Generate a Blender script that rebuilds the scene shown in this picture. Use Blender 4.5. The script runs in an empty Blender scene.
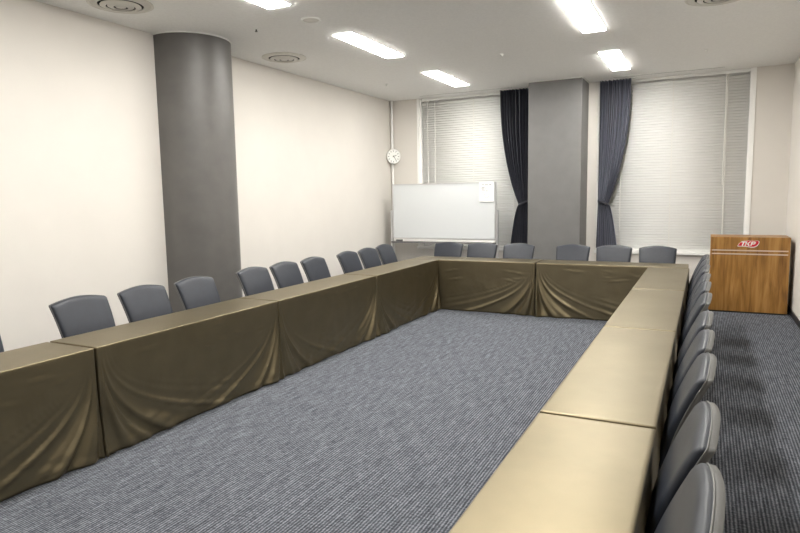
import bpy, bmesh, math, random
from mathutils import Vector, Matrix, noise
C = bpy.context.scene.collection
PI = math.pi

# ------------------------------------------------------------------ room measurements (metres)
XL, XR, YF, YB, ZC = -5.21, 1.04, 10.20, -1.6, 3.31
TH, TD, TL = 0.70, 0.45, 1.80            # table height, depth, length

# ------------------------------------------------------------------ materials
def nodes(m):
    m.use_nodes = True
    nt = m.node_tree
    return nt, nt.nodes['Principled BSDF']

def N(nt, kind, **kw):
    n = nt.nodes.new(kind)
    for k, v in kw.items():
        if k in n.inputs: n.inputs[k].default_value = v
        else: setattr(n, k, v)
    return n

def coords(nt, scale=(1, 1, 1), src='Object', rot=(0, 0, 0)):
    tc = N(nt, 'ShaderNodeTexCoord'); mp = N(nt, 'ShaderNodeMapping')
    nt.links.new(tc.outputs[src], mp.inputs['Vector'])
    mp.inputs['Scale'].default_value = scale
    mp.inputs['Rotation'].default_value = rot
    return mp.outputs['Vector']

def ramp(nt, fac, stops):
    r = N(nt, 'ShaderNodeValToRGB'); nt.links.new(fac, r.inputs['Fac'])
    e = r.color_ramp.elements
    while len(e) < len(stops): e.new(0.5)
    for i, (p, c) in enumerate(stops):
        e[i].position = p; e[i].color = (*c, 1)
    return r.outputs['Color']

def mat(name, col, rough=.5, metal=0, spec=.5, var=0, vscale=8, bump=0, bscale=60, sheen=0, stretch=(1, 1, 1), sheen_tint=None, sheen_rough=.4):
    m = bpy.data.materials.new(name); nt, b = nodes(m)
    b.inputs['Base Color'].default_value = (*col, 1)
    b.inputs['Roughness'].default_value = rough
    b.inputs['Metallic'].default_value = metal
    b.inputs['Specular IOR Level'].default_value = spec
    b.inputs['Sheen Weight'].default_value = sheen
    b.inputs['Sheen Roughness'].default_value = sheen_rough
    if sheen_tint: b.inputs['Sheen Tint'].default_value = (*sheen_tint, 1)
    v = coords(nt, stretch)
    if var:
        n = N(nt, 'ShaderNodeTexNoise', Scale=vscale, Detail=4.0); nt.links.new(v, n.inputs['Vector'])
        lo = tuple(c*(1-var) for c in col); hi = tuple(min(1, c*(1+var)) for c in col)
        nt.links.new(ramp(nt, n.outputs['Fac'], [(.3, lo), (.7, hi)]), b.inputs['Base Color'])
    if bump:
        n = N(nt, 'ShaderNodeTexNoise', Scale=bscale, Detail=3.0); nt.links.new(v, n.inputs['Vector'])
        bp = N(nt, 'ShaderNodeBump', Strength=bump, Distance=.01); nt.links.new(n.outputs['Fac'], bp.inputs['Height'])
        nt.links.new(bp.outputs['Normal'], b.inputs['Normal'])
    return m

def carpet():
    m = bpy.data.materials.new('loop_carpet'); nt, b = nodes(m)
    b.inputs['Roughness'].default_value = .95
    b.inputs['Specular IOR Level'].default_value = .15
    def nz(scale, s, det=2.0):
        v = coords(nt, s); n = N(nt, 'ShaderNodeTexNoise', Scale=scale, Detail=det); nt.links.new(v, n.inputs['Vector']); return n.outputs['Fac']
    def mth(op, a, c, k=None):
        n = N(nt, 'ShaderNodeMath', operation=op); 
        for i, q in enumerate((a, c)):
            if isinstance(q, (int, float)): n.inputs[i].default_value = q
            else: nt.links.new(q, n.inputs[i])
        return n.outputs[0]
    v = coords(nt, (1, 1, 1))
    wv = N(nt, 'ShaderNodeTexWave', wave_type='BANDS', bands_direction='X', Scale=17.5, Distortion=1.2, Detail=1.0); wv.inputs['Detail Scale'].default_value = 3.0
    nt.links.new(v, wv.inputs['Vector'])     # ribs about 18 mm apart running along the room
    cords = nz(1, (60, 5, 1)); cross = nz(1, (20, 95, 1)); fleck = nz(1, (140, 90, 1))
    s = mth('MULTIPLY_ADD', wv.outputs['Fac'], .19)
    s.node.inputs[2].default_value = -.01
    s = mth('ADD', s, mth('MULTIPLY', cords, .27)); s = mth('ADD', s, mth('MULTIPLY', cross, .32)); s = mth('ADD', s, mth('MULTIPLY', fleck, .22))
    col = ramp(nt, s, [(.36, CARPET[0]), (.5, CARPET[1]), (.64, CARPET[2])])
    nt.links.new(col, b.inputs['Base Color'])
    bp = N(nt, 'ShaderNodeBump', Strength=.6, Distance=.006); nt.links.new(s, bp.inputs['Height'])
    nt.links.new(bp.outputs['Normal'], b.inputs['Normal'])
    return m

def wood():
    m = bpy.data.materials.new('wood_veneer'); nt, b = nodes(m)
    b.inputs['Roughness'].default_value = .38
    v = coords(nt, (7, 7, .7))
    n = N(nt, 'ShaderNodeTexNoise', Scale=2.2, Detail=6.0, Distortion=.6); nt.links.new(v, n.inputs['Vector'])
    v2 = coords(nt, (90, 90, 2.5))
    n2 = N(nt, 'ShaderNodeTexNoise', Scale=2, Detail=3.0); nt.links.new(v2, n2.inputs['Vector'])
    mx = N(nt, 'ShaderNodeMath', operation='MULTIPLY_ADD'); nt.links.new(n2.outputs['Fac'], mx.inputs[0]); mx.inputs[1].default_value = .35
    nt.links.new(n.outputs['Fac'], mx.inputs[2])
    nt.links.new(ramp(nt, mx.outputs[0], [(.48, (.18, .078, .014)), (.68, (.34, .165, .036)), (.88, (.46, .245, .070))]), b.inputs['Base Color'])
    return m

def glow(name, col, strength):
    m = bpy.data.materials.new(name); nt, b = nodes(m)
    b.inputs['Base Color'].default_value = (.9, .9, .9, 1)
    b.inputs['Emission Color'].default_value = (*col, 1)
    b.inputs['Emission Strength'].default_value = strength
    return m

CARPET = ((.034, .038, .047), (.093, .100, .118), (.24, .255, .285))
LAMP = 30.0
M = dict(
    wall=mat('wall_paper', (.74, .708, .66), .85, spec=.2, var=.015, vscale=3, bump=.06, bscale=220),
    ceiling=mat('ceiling_board', (.88, .875, .855), .95, spec=.1, var=.03, vscale=40, bump=.15, bscale=120),
    carpet=carpet(), wood=wood(),
    column=mat('column_paint', (.120, .115, .109), .42, spec=.5, var=.08, vscale=6, bump=.08, bscale=120),
    pier=mat('pier_paint', (.165, .163, .160), .5, spec=.5, var=.06, vscale=5, bump=.08, bscale=120),
    base=mat('baseboard_vinyl', (.022, .021, .022), .5),
    white=mat('white_painted_metal', (.86, .86, .83), .4),
    trimwhite=mat('white_window_frame', (.95, .945, .92), .4),
    blind=mat('blind_slat', (.86, .86, .84), .65, spec=.2, var=.02, vscale=2),
    cord=mat('blind_cord', (.85, .84, .8), .7),
    dark=mat('dark_gap', (.01, .01, .01), .9),
    night=mat('window_glass', (.01, .012, .02), .05, spec=.8),
    curtain=mat('navy_curtain', (.036, .037, .046), .75, spec=.35, sheen=.6, sheen_tint=(.6, .63, .8), var=.35, vscale=3, stretch=(60, 60, .6)),
    cloth=mat('olive_satin_cloth', (.205, .172, .108), .42, spec=.6, metal=.97, sheen=.08, sheen_tint=(.95, .82, .58), sheen_rough=.35, var=.07, vscale=5, bump=.03, bscale=260),
    table=mat('table_laminate', (.33, .28, .22), .5),
    metal=mat('steel_tube', (.35, .35, .36), .3, metal=.9),
    alu=mat('brushed_aluminium', (.62, .62, .63), .35, metal=.7),
    leather=mat('charcoal_leatherette', (.024, .028, .038), .40, spec=.38, var=.08, vscale=14, bump=.10, bscale=300),
    shell=mat('charcoal_leatherette_lit', (.14, .14, .136), .5, spec=.4, var=.06, vscale=14, bump=.08, bscale=300),  # overhead light on the backrest's top strip, put into a paler colour
    piping=mat('pale_piping', (.16, .16, .155), .5),
    blackleg=mat('black_powder_coat', (.02, .02, .022), .4, metal=.3),
    board=mat('whiteboard_enamel', (.69, .715, .73), .18, spec=.5),
    paper=mat('paper', (.90, .90, .90), .8),
    ink=mat('grey_print', (.13, .13, .14), .8),
    tray=mat('grey_tray', (.16, .155, .155), .45),
    red=mat('logo_red', (.62, .012, .03), .35),
    plate=mat('logo_white', (.88, .85, .83), .4),
    strip=mat('trim_strip_metal', (.72, .60, .52), .3, metal=.5),
    clockface=mat('clock_face', (.90, .90, .87), .4),
    ink2=mat('clock_black', (.02, .02, .02), .5),
    vent=mat('vent_enamel', (.66, .64, .59), .5),
    lamp=glow('lamp_diffuser', (1.0, .97, .915), LAMP),
)

# ------------------------------------------------------------------ mesh helpers
def box(bm, x0, x1, y0, y1, z0, z1, bev=0):
    r = bmesh.ops.create_cube(bm, size=1)
    for v in r['verts']:
        v.co = Vector(((x0+x1)/2+v.co.x*(x1-x0), (y0+y1)/2+v.co.y*(y1-y0), (z0+z1)/2+v.co.z*(z1-z0)))
    if bev:
        es = list({e for v in r['verts'] for e in v.link_edges})
        bmesh.ops.bevel(bm, geom=es, offset=bev, segments=2, affect='EDGES', profile=.5)

def tube(bm, pts, rad, seg=8):
    pts = [Vector(p) for p in pts]; rings = []
    for i, p in enumerate(pts):
        t = (pts[min(i+1, len(pts)-1)]-pts[max(i-1, 0)]).normalized()
        up = Vector((0, 0, 1)) if abs(t.z) < .9 else Vector((0, 1, 0))
        a = t.cross(up).normalized(); b2 = t.cross(a)
        r = rad[i] if isinstance(rad, (list, tuple)) else rad
        rings.append([bm.verts.new(p+a*math.cos(q*2*PI/seg)*r+b2*math.sin(q*2*PI/seg)*r) for q in range(seg)])
    for A, B in zip(rings, rings[1:]):
        for k in range(seg): bm.faces.new((A[k], A[(k+1) % seg], B[(k+1) % seg], B[k]))
    bm.faces.new(rings[0]); bm.faces.new(list(reversed(rings[-1])))

def lathe(bm, prof, seg=40, mtx=None):
    rings = []
    for r, z in prof:
        if r < 1e-6: rings.append([bm.verts.new((0, 0, z))])
        else: rings.append([bm.verts.new((r*math.cos(k*2*PI/seg), r*math.sin(k*2*PI/seg), z)) for k in range(seg)])
    for A, B in zip(rings, rings[1:]):
        for k in range(seg):
            k2 = (k+1) % seg
            if len(A) == 1 and len(B) == 1: continue
            if len(A) == 1: bm.faces.new((A[0], B[k2], B[k]))
            elif len(B) == 1: bm.faces.new((A[k], A[k2], B[0]))
            else: bm.faces.new((A[k], A[k2], B[k2], B[k]))
    if mtx:
        for r in rings:
            for v in r: v.co = mtx @ v.co

def poly(bm, pts, d, mtx=None):
    """flat outline pts (x,z) given the thickness d towards -y"""
    A = [bm.verts.new((x, 0, z)) for x, z in pts]; B = [bm.verts.new((x, -d, z)) for x, z in pts]
    bm.faces.new(A); bm.faces.new(list(reversed(B)))
    n = len(pts)
    for k in range(n): bm.faces.new((A[k], B[k], B[(k+1) % n], A[(k+1) % n]))
    if mtx:
        for v in A+B: v.co = mtx @ v.co

def obj(name, bm, m, parent=None, smooth=None):
    bmesh.ops.recalc_face_normals(bm, faces=bm.faces)
    me = bpy.data.meshes.new(name); bm.to_mesh(me); bm.free()
    me.materials.append(m)
    o = bpy.data.objects.new(name, me); C.objects.link(o)
    if parent: o.parent = parent
    if smooth is not None:
        for p in me.polygons: p.use_smooth = True
        if smooth < 180: me.set_sharp_from_angle(angle=math.radians(smooth))
    return o

def thing(name, label, cat, loc=(0, 0, 0), rz=0, group=None):
    o = bpy.data.objects.new(name, None); C.objects.link(o)
    o.empty_display_size = .1
    o.location = loc; o.rotation_euler = (0, 0, rz)
    o['label'] = label; o['category'] = cat
    if group: o['group'] = group
    return o

def tag(o, label, cat, group=None):
    o['label'] = label; o['category'] = cat
    if group: o['group'] = group
    return o

def struct(name, bm, m, parent=None):
    o = obj(name, bm, m, parent); o['kind'] = 'structure'; return o

def B(*a, **k):
    bm = bmesh.new(); box(bm, *a, **k); return bm

def dup(root, loc, rz, label, group=None):
    r = root.copy(); C.objects.link(r); r.location = loc; r.rotation_euler = (0, 0, rz)
    r['label'] = label
    if group: r['group'] = group
    for ch in list(root.children):
        c = ch.copy(); C.objects.link(c); c.parent = r
        for g in ch.children:
            d = g.copy(); C.objects.link(d); d.parent = c
    return r

# ------------------------------------------------------------------ room shell
T = .2
struct('floor', B(XL-T, XR+T, YB-T, YF+.6, -.1, 0), M['carpet'])
struct('ceiling', B(XL-T, XR+T, YB-T, YF+.6, ZC, ZC+.1), M['ceiling'])
struct('wall_left', B(XL-T, XL, YB-T, YF+.6, 0, ZC), M['wall'])
struct('wall_right', B(XR, XR+T, YB-T, YF+.6, 0, ZC), M['wall'])
struct('wall_back', B(XL, XR, YB-T, YB, 0, ZC), M['wall'])
WIN = ((-4.66, -2.60), (-1.53, .57)); SILL = .665
bm = bmesh.new()
box(bm, XL, WIN[0][0], YF, YF+.3, 0, ZC); box(bm, WIN[0][1], WIN[1][0], YF, YF+.3, 0, ZC); box(bm, WIN[1][1], XR, YF, YF+.3, 0, ZC)
for a, b in WIN: box(bm, a, b, YF, YF+.3, 0, SILL)
struct('wall_far', bm, M['wall'])
struct('baseboard_left', B(XL, XL+.012, YB, YF, 0, .07), M['base'])
struct('baseboard_right', B(XR-.012, XR, YB, YF, 0, .07), M['base'])
bm = bmesh.new(); box(bm, XL+.012, -2.51, YF-.012, YF, 0, .07); box(bm, -1.70, XR-.012, YF-.012, YF, 0, .07)
struct('baseboard_far', bm, M['base'])
struct('baseboard_back', B(XL+.012, XR-.012, YB, YB+.012, 0, .07), M['base'])
for i, (a, b) in enumerate(WIN):
    w = bpy.data.objects.new('window_%d' % (i+1), None); C.objects.link(w); w['kind'] = 'structure'
    bm = bmesh.new()
    f = .05
    box(bm, a, a+f, YF+.02, YF+.3, SILL, ZC); box(bm, b-f, b, YF+.02, YF+.3, SILL, ZC)
    box(bm, a+f, b-f, YF+.16, YF+.24, SILL, SILL+.06); box(bm, a+f, b-f, YF+.16, YF+.24, ZC-.06, ZC)
    box(bm, (a+b)/2-.025, (a+b)/2+.025, YF+.16, YF+.24, SILL+.06, ZC-.06)
    box(bm, a+f, (a+b)/2-.025, YF+.16, YF+.24, 1.9, 1.95); box(bm, (a+b)/2+.025, b-f, YF+.16, YF+.24, 1.9, 1.95)
    obj('window_frame', bm, M['trimwhite'], w)
    obj('pane', B(a+f, b-f, YF+.19, YF+.20, SILL+.06, ZC-.06), M['night'], w)
    obj('window_sill', B(a-.03, b+.03, YF-.05, YF+.3, SILL-.03, SILL+.012, bev=.006), M['trimwhite'], w)
# white corner trims of the two window openings
bm = bmesh.new(); box(bm, WIN[0][0]-.02, WIN[0][0]+.025, YF-.012, YF+.02, SILL+.012, ZC); struct('trim_1', bm, M['trimwhite'])
bm = bmesh.new(); box(bm, WIN[1][1]-.03, WIN[1][1]+.02, YF-.012, YF+.02, SILL+.012, ZC); struct('trim_2', bm, M['trimwhite'])
bm = bmesh.new(); box(bm, WIN[1][0]-.02, WIN[1][0]+.03, YF-.012, YF+.02, SILL+.012, ZC); struct('trim_3', bm, M['trimwhite'])

# round column half sunk into the left wall, and the square pier between the windows
bm = bmesh.new(); lathe(bm, [(0, 0), (.432, 0), (.432, ZC-.012), (0, ZC-.012)], 96)
o = obj('column', bm, M['column'], smooth=40); o.location = (-5.12, 5.22, 0)
tag(o, 'tall round dark grey column standing against the left wall', 'column')
bm = bmesh.new(); lathe(bm, [(.42, ZC-.012), (.444, ZC-.012), (.444, ZC), (.42, ZC)], 96)
c2 = obj('column_collar', bm, M['white'], o, smooth=40)
bm = bmesh.new(); lathe(bm, [(.432, 0), (.440, 0), (.440, .07), (.432, .07)], 96)
obj('column_base', bm, M['base'], o, smooth=40)
o = obj('pillar', B(-2.51, -1.70, 9.62, YF, 0, ZC-.01, bev=.006), M['pier'])
tag(o, 'square grey pillar between the two windows on the far wall', 'pillar')
obj('pillar_base', B(-2.518, -1.692, 9.612, YF-.001, 0, .07), M['base'], o)
bm = bmesh.new(); box(bm, -2.525, -1.685, 9.605, YF-.001, ZC-.01, ZC); obj('pillar_collar', bm, M['white'], o)
# conduit in the far left corner
bm = bmesh.new(); tube(bm, [(-5.165, 10.155, .0), (-5.165, 10.155, 3.31)], .022, 12)
o = obj('corner_pipe', bm, M['trimwhite'], smooth=60)
tag(o, 'thin pale pipe running up the far left corner behind the clock', 'pipe')

# ------------------------------------------------------------------ blinds
def blind(i, a, b, label, cords):
    t = thing('venetian_blind', label, 'blind', ((a+b)/2, YF+.075, 0), 0, 'closed venetian blinds')
    w = (b-a)/2-.052
    bm = bmesh.new(); z = SILL+.05; p = .041
    while z < ZC-.06:
        c, s = math.cos(math.radians(70)), math.sin(math.radians(70)); hw = .0245
        rows = []
        for q in (-1, -.33, .33, 1):
            y = q*hw*c; zz = z-q*hw*s*-1; crown = .004*(1-q*q)
            rows.append((y-crown*s, zz-crown*c*0))
        vs = [[bm.verts.new((x, y, zz)) for y, zz in rows] for x in (-w, w)]
        for k in range(3): bm.faces.new((vs[0][k], vs[0][k+1], vs[1][k+1], vs[1][k]))
        z += p
    sl = obj('slats', bm, M['blind'], t, smooth=180)
    md = sl.modifiers.new('thick', 'SOLIDIFY'); md.thickness = .0012
    obj('head_rail', B(-w, w, -.03, .03, ZC-.045, ZC-.002), M['blind'], t)
    obj('bottom_rail', B(-w, w, -.015, .015, SILL+.016, SILL+.034, bev=.004), M['blind'], t)
    for x in cords:
        bm = bmesh.new(); box(bm, x-.006, x+.006, -.032, -.030, SILL+.03, ZC-.045)
        obj('ladder_tape', bm, M['cord'], t)
    x = w-.30 if i else -w+.12
    bm = bmesh.new(); tube(bm, [(x, -.045, ZC-.05), (x+.005, -.05, 2.5), (x, -.045, 1.75)], .007, 8)
    tube(bm, [(x, -.045, 1.75), (x, -.045, 1.68)], .014, 8)
    obj('tilt_wand', bm, M['cord'], t, smooth=60)
    return t
blind(0, WIN[0][0], WIN[0][1], 'closed pale venetian blind in the left window behind the whiteboard', (-.72, 0, .72))
blind(1, WIN[1][0], WIN[1][1], 'closed pale venetian blind in the right window beyond the wooden podium', (-.72, 0, .72))

# ------------------------------------------------------------------ curtains
def curtain(side, label):
    # side=+1: right window, hangs from its left jamb and sweeps open to the right; -1 mirrored
    t = thing('curtain', label, 'curtain', (-1.50 if side > 0 else -2.64, 10.09, 0), 0, 'tied back navy curtains')
    zt, zk, zb = ZC-.012, 1.42, .72
    def edges(z):
        if z >= zk:
            q = (zt-z)/(zt-zk)
            return -.01+.0*q, (.44 if side > 0 else .47)*(1-q**2.3)+.135*q**2.3 if False else ((.44 if side > 0 else .47)-((.44 if side > 0 else .47)-.145)*q**2.3)
        q = (zk-z)/(zk-zb)
        return -.01-.02*q, .145+.14*q**.6
    random.seed(7 if side > 0 else 9)
    ph = [random.uniform(-.5, .5) for _ in range(40)]
    bm = bmesh.new(); NX, NZ = 150, 70; g = []
    for j in range(NZ+1):
        z = zt-(zt-zb)*j/NZ; a, b = edges(z); row = []
        tight = math.exp(-((z-zk)/.16)**2)
        for i in range(NX+1):
            s = i/NX
            f = math.sin(s*2*PI*9+1.2*math.sin(s*9)+.25*math.sin(z*3+s*20))
            f2 = math.sin(s*2*PI*29+z*1.3)
            y = (.034*(1-.55*tight))*f*1.25+.006*f2+.03*tight*math.sin(PI*s)*-1
            row.append(bm.verts.new((side*(a+(b-a)*s), y, z)))
        g.append(row)
    for j in range(NZ):
        for i in range(NX): bm.faces.new((g[j][i], g[j][i+1], g[j+1][i+1], g[j+1][i]))
    o = obj('drape', bm, M['curtain'], t, smooth=180)
    md = o.modifiers.new('thick', 'SOLIDIFY'); md.thickness = .002
    # tie back: a band around the gathered cloth, hooked at the jamb
    bm = bmesh.new(); pts = []
    K = 28; ring = []
    for k in range(K):
        an = 2*PI*k/K
        x = side*(.068+.085*math.cos(an)); y = .0+.062*math.sin(an)
        zc = zk+.03*(1-math.cos(an))*.9-.01
        ring.append([bm.verts.new((x, y, zc-.022)), bm.verts.new((x, y, zc+.022))])
    for k in range(K):
        A, Bq = ring[k], ring[(k+1) % K]; bm.faces.new((A[0], Bq[0], Bq[1], A[1]))
    o = obj('tieback', bm, M['curtain'], t, smooth=180)
    md = o.modifiers.new('thick', 'SOLIDIFY'); md.thickness = .006
    obj('curtain_rail', B(min(side*-.03, side*.52), max(side*-.03, side*.52), -.02, .02, ZC-.012, ZC), M['white'], t)
    return t
curtain(-1, 'navy curtain tied back left of the grey pillar')
curtain(1, 'navy curtain tied back right of the grey pillar')

# ------------------------------------------------------------------ ceiling fittings
def ceiling_light(x, y, label):
    t = thing('ceiling_light', label, 'ceiling light', (x, y, 0), 0, 'recessed rectangular ceiling lights')
    w, l = .115, .625
    bm = bmesh.new(); f = .012
    box(bm, -w-f, -w, -l-f, l+f, ZC-.005, ZC); box(bm, w, w+f, -l-f, l+f, ZC-.005, ZC)
    box(bm, -w, w, -l-f, -l, ZC-.005, ZC); box(bm, -w, w, l, l+f, ZC-.005, ZC)
    obj('frame', bm, M['white'], t)
    obj('diffuser', B(-w+.001, w-.001, -l+.001, l-.001, ZC-.013, ZC-.001), M['lamp'], t)
for x, side in ((-3.50, 'left'), (-1.12, 'right')):
    for k, y in enumerate((8.70, 6.38, 4.06, 1.74)):
        if k == 0: d = 'lit rectangular ceiling light at the far end of the %s row, nearest the windows' % side
        elif k == 1: d = ('lit ceiling light second from the windows in the left row, beside the round speaker' if side == 'left'
                          else 'lit ceiling light second from the windows in the right row, cut by top edge')
        elif k == 2: d = 'lit rectangular ceiling light third from the windows in the %s row' % side
        elif k == 3: d = 'lit rectangular ceiling light fourth from the windows in the %s row' % side
        else: d = 'lit rectangular ceiling light above the near end of the %s row' % side
        ceiling_light(x, y, d)

def air_diffuser(x, y, label):
    t = thing('ceiling_vent', label, 'vent', (x, y, 0), 0, 'round ceiling air diffusers')
    bm = bmesh.new(); lathe(bm, [(.27, ZC-.001), (.272, ZC-.008), (.262, ZC-.012), (.250, ZC-.008), (.215, ZC-.020), (.190, ZC-.018), (.188, ZC-.012), (.205, ZC-.002)], 64)
    obj('outer_cone', bm, M['vent'], t, smooth=30)
    for r0, dz in ((.165, .004), (.105, .008)):
        bm = bmesh.new(); lathe(bm, [(r0, ZC-.012-dz), (r0+.005, ZC-.018-dz), (r0-.002, ZC-.022-dz), (r0-.042, ZC-.030-dz), (r0-.045, ZC-.026-dz), (r0-.040, ZC-.020-dz), (r0, ZC-.012-dz)], 56)
        obj('ring', bm, M['vent'], t, smooth=30)
    bm = bmesh.new(); lathe(bm, [(0, ZC-.036), (.040, ZC-.034), (.045, ZC-.028), (.012, ZC-.022), (.012, ZC-.002), (0, ZC-.002)], 36)
    obj('center_plug', bm, M['vent'], t, smooth=30)
    bm = bmesh.new(); lathe(bm, [(0, ZC-.003), (.20, ZC-.003), (.20, ZC-.001), (0, ZC-.001)], 40)
    obj('backing', bm, M['dark'], t)
air_diffuser(-4.66, 3.95, 'round white air vent on the ceiling nearest the camera, left of the column top')
air_diffuser(-4.70, 6.35, 'round white air vent on the ceiling beyond the round column')
air_diffuser(.04, 6.36, 'round white air vent cut by the top edge, on the right side of the ceiling')
t = thing('ceiling_speaker', 'small round ceiling speaker between the column and the lit panels', 'speaker', (-3.49, 5.17, 0))
bm = bmesh.new(); lathe(bm, [(.075, ZC-.002), (.078, ZC-.012), (.092, ZC-.012), (.096, ZC)], 40); obj('rim', bm, M['white'], t, smooth=40)
bm = bmesh.new(); lathe(bm, [(0, ZC-.008), (.077, ZC-.008), (.077, ZC-.002), (0, ZC-.002)], 40); obj('grille', bm, M['vent'], t)
for a, b, lab in ((-4.50, -2.88, 'long thin air slot in the ceiling in front of the left window'), (-1.30, .18, 'long thin air slot in the ceiling in front of the right window')):
    t = thing('slot_diffuser', lab, 'vent', ((a+b)/2, 9.93, 0), 0, 'linear air slots by the windows')
    w = (b-a)/2; bm = bmesh.new()
    box(bm, -w, w, -.035, -.015, ZC-.006, ZC); box(bm, -w, w, .015, .035, ZC-.006, ZC); box(bm, -w-.01, -w, -.035, .035, ZC-.006, ZC); box(bm, w, w+.01, -.035, .035, ZC-.006, ZC)
    obj('frame', bm, M['white'], t); obj('slot', B(-w, w, -.015, .015, ZC-.003, ZC), M['dark'], t)
for x, y, lab in ((-2.30, 7.56, 'tiny sprinkler head on the ceiling midway between the two rows of lights'),
                  (-4.17, 5.18, 'tiny dark sprinkler head on the ceiling just right of the round column'),
                  (-.05, 8.62, 'tiny sprinkler head on the ceiling in front of the right window blind'),
                  (-4.47, 8.62, 'tiny sprinkler head on the ceiling near the far left corner')):
    t = thing('sprinkler_head', lab, 'sprinkler', (x, y, 0), 0, 'ceiling sprinkler heads')
    bm = bmesh.new(); lathe(bm, [(.028, ZC), (.026, ZC-.005), (.010, ZC-.006), (.010, ZC-.001)], 20); obj('flange', bm, M['white'], t, smooth=40)
    bm = bmesh.new(); lathe(bm, [(0, ZC), (.007, ZC), (.007, ZC-.022), (.015, ZC-.024), (.015, ZC-.027), (0, ZC-.027)], 16); obj('nozzle', bm, M['white'] if x != -4.17 else M['blackleg'], t, smooth=40)

# ------------------------------------------------------------------ tables and cloths
def make_table(label):
    t = thing('conference_table', label, 'table', group='conference tables in a U shape')
    obj('tabletop', B(-.885, .885, -.21, .21, TH-.035, TH-.006, bev=.004), M['table'], t)
    for sx in (-1, 1):
        for sy in (-1, 1):
            bm = bmesh.new(); tube(bm, [(sx*.85, sy*.11, TH-.036), (sx*.85, sy*.11, .0)], .0125, 10); obj('leg', bm, M['metal'], t, smooth=60)
        bm = bmesh.new(); tube(bm, [(sx*.85, -.10, .18), (sx*.85, .10, .18)], .009, 8); obj('stretcher', bm, M['metal'], t, smooth=60)
    return t

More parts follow.
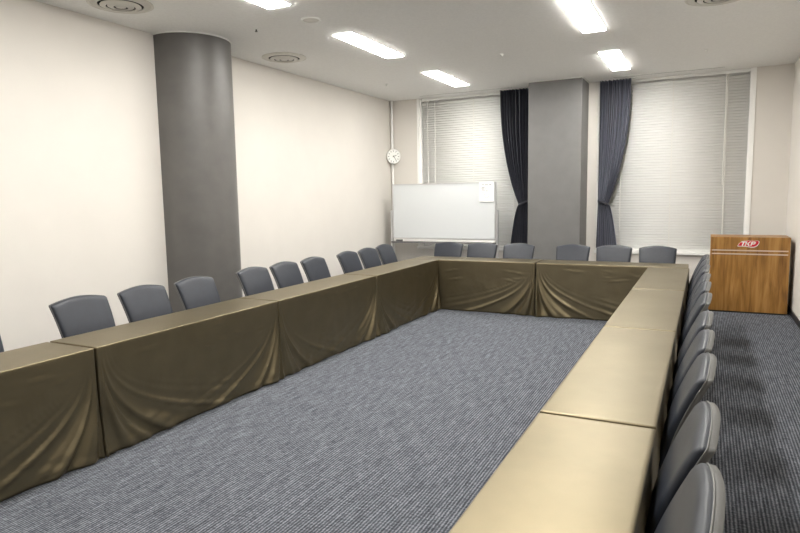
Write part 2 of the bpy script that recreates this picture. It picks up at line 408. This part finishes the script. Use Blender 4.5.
def cloth_mesh(seed, back=.20, tails=0, endL=.69, endR=.69, x0=None, x1=None):
    rnd = random.Random(seed)
    hx, hy, R = TL/2-.010, TD/2-.002, .006
    f1 = rnd.uniform(0, 6); f2 = rnd.uniform(0, 6); k1 = rnd.uniform(.8, 1.15); k2 = rnd.uniform(.8, 1.15)
    s1 = rnd.uniform(.8, 1.2); s2 = rnd.uniform(.8, 1.2)
    creases = [(rnd.uniform(-.7, .7), rnd.uniform(.06, .35), rnd.uniform(.05, .12), rnd.choice((-1, 1))*rnd.uniform(.2, .8)) for _ in range(8)]
    def fold(u, v, f, k, s):
        # u: distance from the end of the table, v: 0 top .. 1 floor; pleats fan out of the top corner and sweep towards the middle
        w = u/(v**2.5*.95+.05)
        env = v**.9*math.exp(-w*1.25)*min(1, u/.012)
        g = math.sin(k*17*w**.7+f+.8*math.sin(k*9*w+f)); g2 = math.sin(k*37*w**.75+f*2.1)
        env *= 1-.55*v**5
        d = .046*s*env*(abs(g)**.8*(1 if g > 0 else -1))+.014*env*g2
        d += .040*s*v**2.2*math.exp(-(u/.30)**1.3)
        return d
    def disp(x, v, side):
        d = (0 if x0 is not None else fold(x+hx, v, f1, k1, s1))+(0 if x1 is not None else fold(hx-x, v, f2, k2, s2))
        d += .004*math.sin(x*5+f1)*v
        d += v*(.013*noise.noise((x*3.1+seed, v*2.2+x*1.1, seed*.7))+.006*noise.noise((x*9+seed, v*5-abs(x)*4, 3.1)))
        for cx, cv, cl, sl in creases:
            a = (x-cx)/cl; q = (v-cv-sl*.35*(x-cx))/.018
            d += .014*math.exp(-a*a-q*q)*q
        if x0 is not None: d *= min(1, max(0, (x-x0-.01)/.12))
        if x1 is not None: d *= min(1, max(0, (x1-.01-x)/.12))
        return (d+math.sqrt(d*d+.00002))/2-.002
    bm = bmesh.new()
    # perimeter loop, counter-clockwise from front left; front = -y
    NXs, NYs = 220, 26
    per = []
    for i in range(NXs): per.append((-hx+2*hx*i/NXs, -hy, 'f'))
    for i in range(NYs): per.append((hx, -hy+2*hy*i/NYs, 'r'))
    for i in range(NXs): per.append((hx-2*hx*i/NXs, hy, 'b'))
    for i in range(NYs): per.append((-hx, hy-2*hy*i/NYs, 'l'))
    nP = len(per)
    def drop(x, y, sd):
        tl = tails*math.exp(-(hx-abs(x))/.045) if tails else 0
        if sd == 'f': return TH-.006
        if sd == 'b': return back+tl+.006*math.sin(x*11+f1)
        q = (y+hy)/(2*hy)
        e = endR if sd == 'r' else endL
        return (TH-.006)*(1-q)+min(e, back+tails)*q if e < .5 else (TH-.006)*(1-q**3)+(back+tails)*q**3
    NV = 44
    rows = []
    # rounded top edge then skirt
    for j in range(4):
        an = (j/3)*PI/2; ins = R*(1-math.sin(an)); dz = R*(1-math.cos(an))
        row = []
        for x, y, sd in per:
            xx = max(-hx+ins, min(hx-ins, x)); yy = max(-hy+ins, min(hy-ins, y))
            row.append(bm.verts.new((xx, yy, TH-dz)))
        rows.append(row)
    for j in range(1, NV+1):
        row = []
        for x, y, sd in per:
            D = drop(x, y, sd); z = TH-R-(D-R)*j/NV; v = (TH-z)/TH
            X, Y = x, y
            if sd == 'f': Y = y-disp(x, v, -1)
            elif sd == 'b': Y = y+.010*v*math.sin(x*23+f2)+.012*v
            elif sd == 'r' : X = x+ (.0 if endR else 0)
            # keep the corner column continuous
            if sd in 'rl':
                q = (y+hy)/(2*hy); dd = disp(hx if sd == 'r' else -hx, v, -1)
                Y = y-dd*max(0, 1-q*6)
            row.append(bm.verts.new((X, Y, max(z, .004))))
        rows.append(row)
    for A, Bq in zip(rows, rows[1:]):
        for k in range(nP):
            k2 = (k+1) % nP; bm.faces.new((A[k], Bq[k], Bq[k2], A[k2]))
    # top: grid between the front and back perimeter runs
    front = rows[0][:NXs+1]; right = rows[0][NXs:NXs+NYs+1]; backr = rows[0][NXs+NYs:2*NXs+NYs+1]; left = rows[0][2*NXs+NYs:]+[rows[0][0]]
    backr = list(reversed(backr)); left = list(reversed(left))
    grid = []
    for j in range(NYs+1):
        if j == 0: grid.append(front); continue
        if j == NYs: grid.append(backr); continue
        r = [left[j]]
        for i in range(1, NXs):
            x = front[i].co.x; y = left[j].co.y
            r.append(bm.verts.new((x, y, TH+.0012*math.sin(x*6+f1)*math.sin(j/NYs*PI))))
        r.append(right[j]); grid.append(r)
    for j in range(NYs):
        for i in range(NXs): bm.faces.new((grid[j][i], grid[j][i+1], grid[j+1][i+1], grid[j+1][i]))
    return bm

def cloth(seed, loc, rz, label, **kw):
    o = obj('tablecloth', cloth_mesh(seed, **kw), M['cloth'], smooth=180)
    md = o.modifiers.new('thick', 'SOLIDIFY'); md.thickness = .002; md.offset = -1
    o.location = loc; o.rotation_euler = (0, 0, rz)
    tag(o, label, 'tablecloth', 'olive brown tablecloths')
    return o

XA, XB, YT = -3.305, -.583, 7.85
t0 = None
def add_table(x, y, rz, tl, cl, seed, **kw):
    global t0
    if t0 is None:
        t0 = make_table(tl); t0.location = (x, y, 0); t0.rotation_euler = (0, 0, rz)
    else: dup(t0, (x, y, 0), rz, tl)
    cloth(seed, (x, y, 0), rz, cl, **kw)
posL = ['farthest, at the back left corner', 'second from far end, beyond the column', 'third from far end, before the column', 'nearest, cut by the left edge']
posR = ['farthest, reaching the far row', 'second from the far end', 'third from the far end', 'nearest, cut by the bottom edge']
for k in range(4):
    y = YT-TL*(k+.5)
    add_table(XA-TD/2, y, PI/2, 'table of the left row, '+posL[k], 'olive tablecloth of the left row, '+posL[k], 11+k)
for k in range(4):
    y = YT-.02-TL*(k+.5)
    add_table(XB+TD/2, y, -PI/2, 'table of the right row, '+posR[k], 'olive tablecloth of the right row, '+posR[k], 31+k, tails=.33)
add_table(-1.942-TL/2, YT+TD/2, 0, 'conference table of the far row, left of its middle joint', 'olive brown tablecloth of the far row, left of its middle joint', 51, endL=.2, x0=-.463)
add_table(-1.942+TL/2, YT+TD/2, 0, 'conference table of the far row, right of its middle joint', 'olive brown tablecloth of the far row, right of its middle joint', 52, x1=.459)

# ------------------------------------------------------------------ chairs
ZB0, ZB1 = .46, .858
def bend(z):                                   # the front face of the backrest leans back
    q = (z-ZB0)/(ZB1-ZB0); return .115+.135*q+.012*q*q-.014*math.sin(PI*min(max(q, 0), 1))
def back_outline(n=1, inset=0):
    pts = []
    wb, wt = .200-inset, .226-inset
    z0, z1 = ZB0+inset, ZB1-inset
    # up the right side, rounded top corner, arched top, down the left side
    right = []
    for k in range(15): q = k/14; right.append((wb+(wt-wb)*q**.9, z0+(z1-.014-z0)*q))
    r = .014
    for k in range(1, 7):
        a = k/6*math.radians(82); right.append((wt-r+r*math.cos(a), z1-.014+r*math.sin(a)))
    top = []
    x1 = right[-1][0]; zt = right[-1][1]
    for k in range(1, 12):
        x = x1*(1-k/11.); top.append((x, zt+.030*(1-abs(x/x1)**1.8)))
    half = right+top
    pts = half+[(-x, z) for x, z in reversed(half[:-1])]
    return pts
def layered(bm, layers, close=True):
    rings = []
    for inset, dy in layers:
        pts = back_outline(1, inset)
        rings.append([bm.verts.new((x, bend(z)+dy, z)) for x, z in pts])
    n = len(rings[0])
    for A, Bq in zip(rings, rings[1:]):
        for k in range(n): bm.faces.new((A[k], A[(k+1) % n], Bq[(k+1) % n], Bq[k]))
    for ring, rev in ((rings[0], False), (rings[-1], True)):
        # fill by strips between the mirrored halves
        h = (n-1)//2
        for k in range(h-1+1):
            a, b, c, d = ring[k], ring[k+1], ring[n-2-k], ring[n-1-k]
            vs = []
            for v in (a, b, c, d):
                if v not in vs: vs.append(v)
            if len(vs) >= 3:
                try: bm.faces.new(vs)
                except ValueError: pass
def make_chair(label):
    t = thing('conference_chair', label, 'chair', group='padded charcoal chairs around the tables')
    bm = bmesh.new()
    layered(bm, [(.05, -.012), (.03, -.011), (.014, -.008), (.006, -.003), (.0015, .003), (0, .008), (0, .019)])
    br = obj('backrest', bm, M['leather'], t, smooth=50)
    bm = bmesh.new()
    layered(bm, [(.0015, .0215), (0, .024), (.0005, .040), (.004, .045), (.02, .047)])
    obj('back_shell', bm, M['shell'], br, smooth=50)
    bm = bmesh.new(); pts = back_outline(1, -.001)
    tube(bm, [(x, bend(z)+.0202, z) for x, z in pts], .0028, 6)
    obj('piping', bm, M['piping'], br, smooth=180)
    # seat
    bm = bmesh.new()
    def seat_ring(ins, z):
        r = []; w0, w1 = .225-ins, .205-ins; y0, y1 = -.235+ins, .135-ins*.5
        cr = .05
        for k in range(7):
            a = k/6*PI/2; r.append((w0-cr+cr*math.sin(a), y0+cr-cr*math.cos(a)))
        for k in range(7):
            a = k/6*PI/2; r.append((w1-.03+.03*math.cos(a), y1-.03+.03*math.sin(a)))
        r = r+[(-x, y) for x, y in reversed(r)]
        return [bm.verts.new((x, y, z)) for x, y in r]
    rr = [seat_ring(i, z) for i, z in ((.02, .395), (.004, .40), (0, .415), (0, .435), (.006, .45), (.022, .46), (.06, .466), (.12, .468))]
    n = len(rr[0])
    for A, Bq in zip(rr, rr[1:]):
        for k in range(n): bm.faces.new((A[k], A[(k+1) % n], Bq[(k+1) % n], Bq[k]))
    bm.faces.new(rr[0]); bm.faces.new(rr[-1])
    obj('seat', bm, M['leather'], t, smooth=50)
    bm = bmesh.new(); box(bm, -.19, .19, -.215, -.19, .37, .395); box(bm, -.19, .19, .09, .115, .37, .395); box(bm, -.19, -.165, -.19, .09, .37, .395); box(bm, .165, .19, -.19, .09, .37, .395)
    obj('seat_frame', bm, M['blackleg'], t)
    for s in (-1, 1):
        bm = bmesh.new(); tube(bm, [(s*.19, -.20, .392), (s*.2, -.215, .0)], .0125, 10); obj('leg', bm, M['blackleg'], t, smooth=60)
        bm = bmesh.new(); tube(bm, [(s*.186, .105, .392), (s*.195, .15, .0)], .0125, 10); obj('leg', bm, M['blackleg'], t, smooth=60)
        bm = bmesh.new(); tube(bm, [(s*.178, .105, .385), (s*.178, .140, .43), (s*.178, .150, .50)], .010, 8); obj('back_bracket', bm, M['blackleg'], t, smooth=60)
    return t
c0 = None
def add_chair(x, y, rz, label):
    global c0
    if c0 is None:
        c0 = make_chair(label); c0.location = (x, y, 0); c0.rotation_euler = (0, 0, rz)
    else: dup(c0, (x, y, 0), rz, label)
L = 'charcoal chair of the left row, '
left = [(2.14, 'nearest, cut off by the left edge'),
        (2.98, 'second from left edge, first of three before column'),
        (3.55, 'middle of the three before the column'),
        (4.13, 'standing in front of the round column'),
        (4.93, 'just right of the column, first of three'),
        (5.46, 'second to the right of the round column'),
        (6.02, 'third to the right of the round column'),
        (6.80, 'third from the far left corner'),
        (7.33, 'second from the far left corner'),
        (7.88, 'last one, nearest the far left corner')]
for y, s in left: add_chair(-3.885 if y < 7.6 else -3.95, y*1.006-.02+(.07 if y > 7.6 else 0), PI/2, L+s)
F = 'charcoal chair of the far row, '
far = [(-3.45, 'leftmost, below the middle of the whiteboard'), (-2.92, 'below the right end of the whiteboard'),
       (-2.37, 'third from the left, below the left curtain'), (-1.61, 'just right of the grey pillar'),
       (-1.07, 'second from the right, below the right curtain'), (-.53, 'rightmost, below the right window blind')]
for x, s in far: add_chair(x, 8.35, 0, F+s)
R_ = 'charcoal chair of the right row, '
right = [(1.50, 'nearest to the camera, cut by the bottom edge'), (2.05, 'second from the camera'), (2.77, 'third from the camera'),
         (3.30, 'fourth from the camera'), (3.86, 'fifth from the camera'), (4.60, 'sixth from the camera, first of the middle three'),
         (5.20, 'seventh from the camera, centre of the middle three'), (5.74, 'eighth from the camera, last of the middle three'),
         (6.42, 'third from its far end'), (6.96, 'second from its far end'), (7.52, 'farthest, beside the end of the far table row')]
for y, s in right: add_chair(-.25, y+.065, -PI/2, R_+s)

# ------------------------------------------------------------------ whiteboard
t = thing('whiteboard', 'wide white mobile whiteboard on a stand in front of the left window', 'whiteboard', (-4.02, 9.75, 0))
z0, z1, hw = .845, 1.80, .95
bd = obj('board_panel', B(-hw+.02, hw-.02, -.012, .012, z0+.02, z1-.02), M['board'], t)
bm = bmesh.new(); box(bm, -hw, hw, -.018, .018, z1-.02, z1); box(bm, -hw, hw, -.018, .018, z0, z0+.02)
box(bm, -hw, -hw+.02, -.018, .018, z0+.02, z1-.02); box(bm, hw-.02, hw, -.018, .018, z0+.02, z1-.02)
obj('board_frame', bm, M['alu'], t)
tr = obj('pen_tray', B(-hw, hw, -.10, .02, .775, .800, bev=.004), M['tray'], t)
obj('lower_rail', B(-hw+.02, hw-.02, -.015, .015, .805, .84), M['white'], t)
for s in (-1, 1):
    bm = bmesh.new(); box(bm, s*(hw+.022)-.018, s*(hw+.022)+.018, -.02, .02, .06, 1.34, bev=.004); obj('post', bm, M['alu'], t)
    bm = bmesh.new(); box(bm, s*(hw+.022)-.02, s*(hw+.022)+.02, -.28, .28, .06, .10, bev=.006); ft = obj('foot', bm, M['alu'], t)
    for yy in (-.25, .25):
        bm = bmesh.new(); lathe(bm, [(0, -.012), (.028, -.012), (.03, -.006), (.03, .006), (.028, .012), (0, .012)], 20, Matrix.Translation((s*(hw+.022), yy, .03)) @ Matrix.Rotation(PI/2, 4, 'Y'))
        box(bm, s*(hw+.022)-.006, s*(hw+.022)+.006, yy-.012, yy+.012, .045, .062)
        obj('caster', bm, M['blackleg'], ft, smooth=40)
obj('crossbar', B(-hw, hw, .0, .03, .20, .24), M['alu'], t)
t = thing('board_eraser', 'small dark eraser at the left end of the whiteboard tray', 'eraser', (-4.82, 9.69, .80))
obj('felt', B(-.06, .06, -.02, .02, 0, .012), M['ink2'], t); obj('handle', B(-.06, .06, -.02, .02, .012, .032, bev=.003), M['tray'], t)
o = thing('notice_sheet', 'white printed notice hung at the top right of the whiteboard', 'notice', (-3.225, 9.725, 1.475))
obj('sheet', B(-.125, .125, -.004, 0, 0, .325), M['paper'], o)
bm = bmesh.new()
for z, w, x in ((.285, .19, 0), (.272, .10, .03), (.235, .07, -.06), (.222, .10, -.04), (.205, .08, -.05), (.185, .11, -.03), (.160, .12, -.03)):
    n = max(3, int(w/.012))
    for k in range(n):
        if (k*7+int(z*1000)) % 5: box(bm, x-w/2+k*w/n, x-w/2+(k+.75)*w/n, -.005, -.004, z-.004, z+.004)
obj('printed_lines', bm, M['ink'], o)
bm = bmesh.new()
for k in range(40):
    a = 2*PI*k/40; b2 = 2*PI*(k+1)/40
    q = [(.045*math.cos(a), .1+.035*math.sin(a)), (.045*math.cos(b2), .1+.035*math.sin(b2)), (.041*math.cos(b2), .1+.031*math.sin(b2)), (.041*math.cos(a), .1+.031*math.sin(a))]
    bm.faces.new([bm.verts.new((x, -.0045, z)) for x, z in q])
obj('printed_diagram', bm, M['ink'], o)

# ------------------------------------------------------------------ clock
t = thing('wall_clock', 'round white wall clock in the far left corner above the whiteboard', 'clock', (-5.118, 10.088, 2.31), math.radians(-38))
t.rotation_euler = (0, 0, math.radians(47))
RX = Matrix.Rotation(PI/2, 4, 'X')
bm = bmesh.new(); lathe(bm, [(0, .0), (.128, .0), (.134, .012), (.132, .032), (.120, .036), (.117, .024)], 48, RX)
obj('case', bm, M['white'], t, smooth=40)
bm = bmesh.new(); lathe(bm, [(0, .024), (.118, .024), (.118, .022), (0, .022)], 48, RX); fc = obj('dial', bm, M['clockface'], t)
bm = bmesh.new()
for h in range(12):
    a = h*PI/6; mt = Matrix.Translation((0, -.0245, 0)) @ Matrix.Rotation(a, 4, 'Y')
    poly(bm, [(-.005, .085), (.005, .085), (.005, .106), (-.005, .106)], .001, mt)
obj('hour_marks', bm, M['ink2'], fc)
def hand(name, deg, w, l, d):
    bm = bmesh.new(); poly(bm, [(-w, -.018), (w, -.018), (w*.6, l), (-w*.6, l)], .002, Matrix.Translation((0, -d, 0)) @ Matrix.Rotation(math.radians(deg), 4, 'Y')); obj(name, bm, M['ink2'], t)
hand('hour_hand', 68, .006, .058, .027); hand('minute_hand', 146, .0045, .088, .030)
bm = bmesh.new(); lathe(bm, [(0, .024), (.008, .024), (.008, .034), (0, .034)], 16, RX); obj('hub', bm, M['ink2'], t)

# ------------------------------------------------------------------ podium
PX, PY = .535, 9.03
t = thing('podium', 'wooden podium with red oval logo in the far right corner', 'podium', (PX, PY, 0))
w, h, d = .447, .99, .52
obj('front_panel', B(-w, w-.0, 0, .02, .02, h-.008), M['wood'], t)
for s in (-1, 1): obj('side_panel', B(min(s*w, s*(w-.02)), max(s*w, s*(w-.02)), .021, d, .02, h-.009), M['wood'], t)
obj('top', B(-w-.001, w+.001, -.001, d, h-.008, h, bev=.002), M['wood'], t)
obj('plinth', B(-w+.01, w-.01, .01, d-.02, 0, .02), M['base'], t)
obj('shelf', B(-w+.021, w-.021, .05, d-.02, .55, .57), M['wood'], t)
for z in (.818, .772): obj('trim_strip', B(-w+.015, w-.02, -.004, 0, z-.008, z+.008, bev=.002), M['strip'], t)
def shape(k=1.0):
    P = [(-.118, -.034), (-.108, -.004), (-.082, .024), (-.040, .040), (.02, .044), (.09, .044), (.120, .038), (.124, .016), (.112, -.014), (.088, -.036), (.060, -.046), (.02, -.044), (-.03, -.036), (-.08, -.034)]
    out = []
    n = len(P)
    for i in range(n):                            # smooth closed outline
        p0, p1, p2, p3 = P[i-1], P[i], P[(i+1) % n], P[(i+2) % n]
        for q in (0, .25, .5, .75):
            out.append(tuple(.5*(2*p1[c]+(p2[c]-p0[c])*q+(2*p0[c]-5*p1[c]+4*p2[c]-p3[c])*q*q+(3*p1[c]-p0[c]-3*p2[c]+p3[c])*q**3) for c in (0, 1)))
    return [(x*k[0] if isinstance(k, tuple) else x*k, z*k[1] if isinstance(k, tuple) else z*k) for x, z in out]
LX, LZ = -.018, .905
MT = Matrix.Translation((LX, 0, LZ))
bm = bmesh.new(); poly(bm, shape((1.0, 1.0)), .006, MT); lp = obj('logo_plate', bm, M['plate'], t)
bm = bmesh.new(); poly(bm, shape((.94, .87)), .0015, Matrix.Translation((LX, -.006, LZ+.004))); obj('logo_field', bm, M['red'], lp)
def letter(strokes, x0):
    bm = bmesh.new()
    for st in strokes:
        pts = [(x0+(x+.32*z)*1.0, z) for x, z in st]
        poly(bm, pts, .0015, Matrix.Translation((LX, -.0075, LZ-.024)))
    return bm
hT = .056
obj('logo_letter', letter([[(.0, .042), (.056, .042), (.056, hT), (.0, hT)], [(.020, 0), (.034, 0), (.034, .042), (.020, .042)]], -.092), M['plate'], lp)
obj('logo_letter', letter([[(0, 0), (.014, 0), (.014, hT), (0, hT)], [(.014, .022), (.040, hT), (.058, hT), (.026, .020)], [(.018, .028), (.040, 0), (.058, 0), (.032, .036)]], -.040), M['plate'], lp)
obj('logo_letter', letter([[(0, 0), (.014, 0), (.014, hT), (0, hT)], [(.014, .043), (.042, .043), (.036, hT), (.014, hT)], [(.014, .018), (.036, .018), (.042, .031), (.014, .031)], [(.036, .018), (.048, .024), (.050, .050), (.036, hT)]], .022), M['plate'], lp)

# ------------------------------------------------------------------ world, camera, view
w = bpy.data.worlds.new('World'); bpy.context.scene.world = w; w.use_nodes = True
w.node_tree.nodes['Background'].inputs['Color'].default_value = (.01, .012, .02, 1)
cam = bpy.data.cameras.new('camera'); co = bpy.data.objects.new('camera', cam); C.objects.link(co)
cam.sensor_width = 36; cam.lens = 612.63/800*36; cam.clip_start = .05
yaw, pit, rol = [math.radians(a) for a in (-26.438, -6.537, -.966)]
Fv = Vector((math.sin(yaw)*math.cos(pit), math.cos(yaw)*math.cos(pit), math.sin(pit)))
Rv = Vector((math.cos(yaw), -math.sin(yaw), 0)); Uv = Rv.cross(Fv)
R2 = Rv*math.cos(rol)+Uv*math.sin(rol); U2 = -Rv*math.sin(rol)+Uv*math.cos(rol)
co.matrix_world = Matrix(((R2.x, U2.x, -Fv.x, 0), (R2.y, U2.y, -Fv.y, 0), (R2.z, U2.z, -Fv.z, 1.5886), (0, 0, 0, 1)))
S = bpy.context.scene; S.camera = co
S.view_settings.view_transform = 'Standard'; S.view_settings.look = 'None'
S.view_settings.gamma = 1; S.view_settings.use_curve_mapping = False
S.view_settings.exposure = 1.07
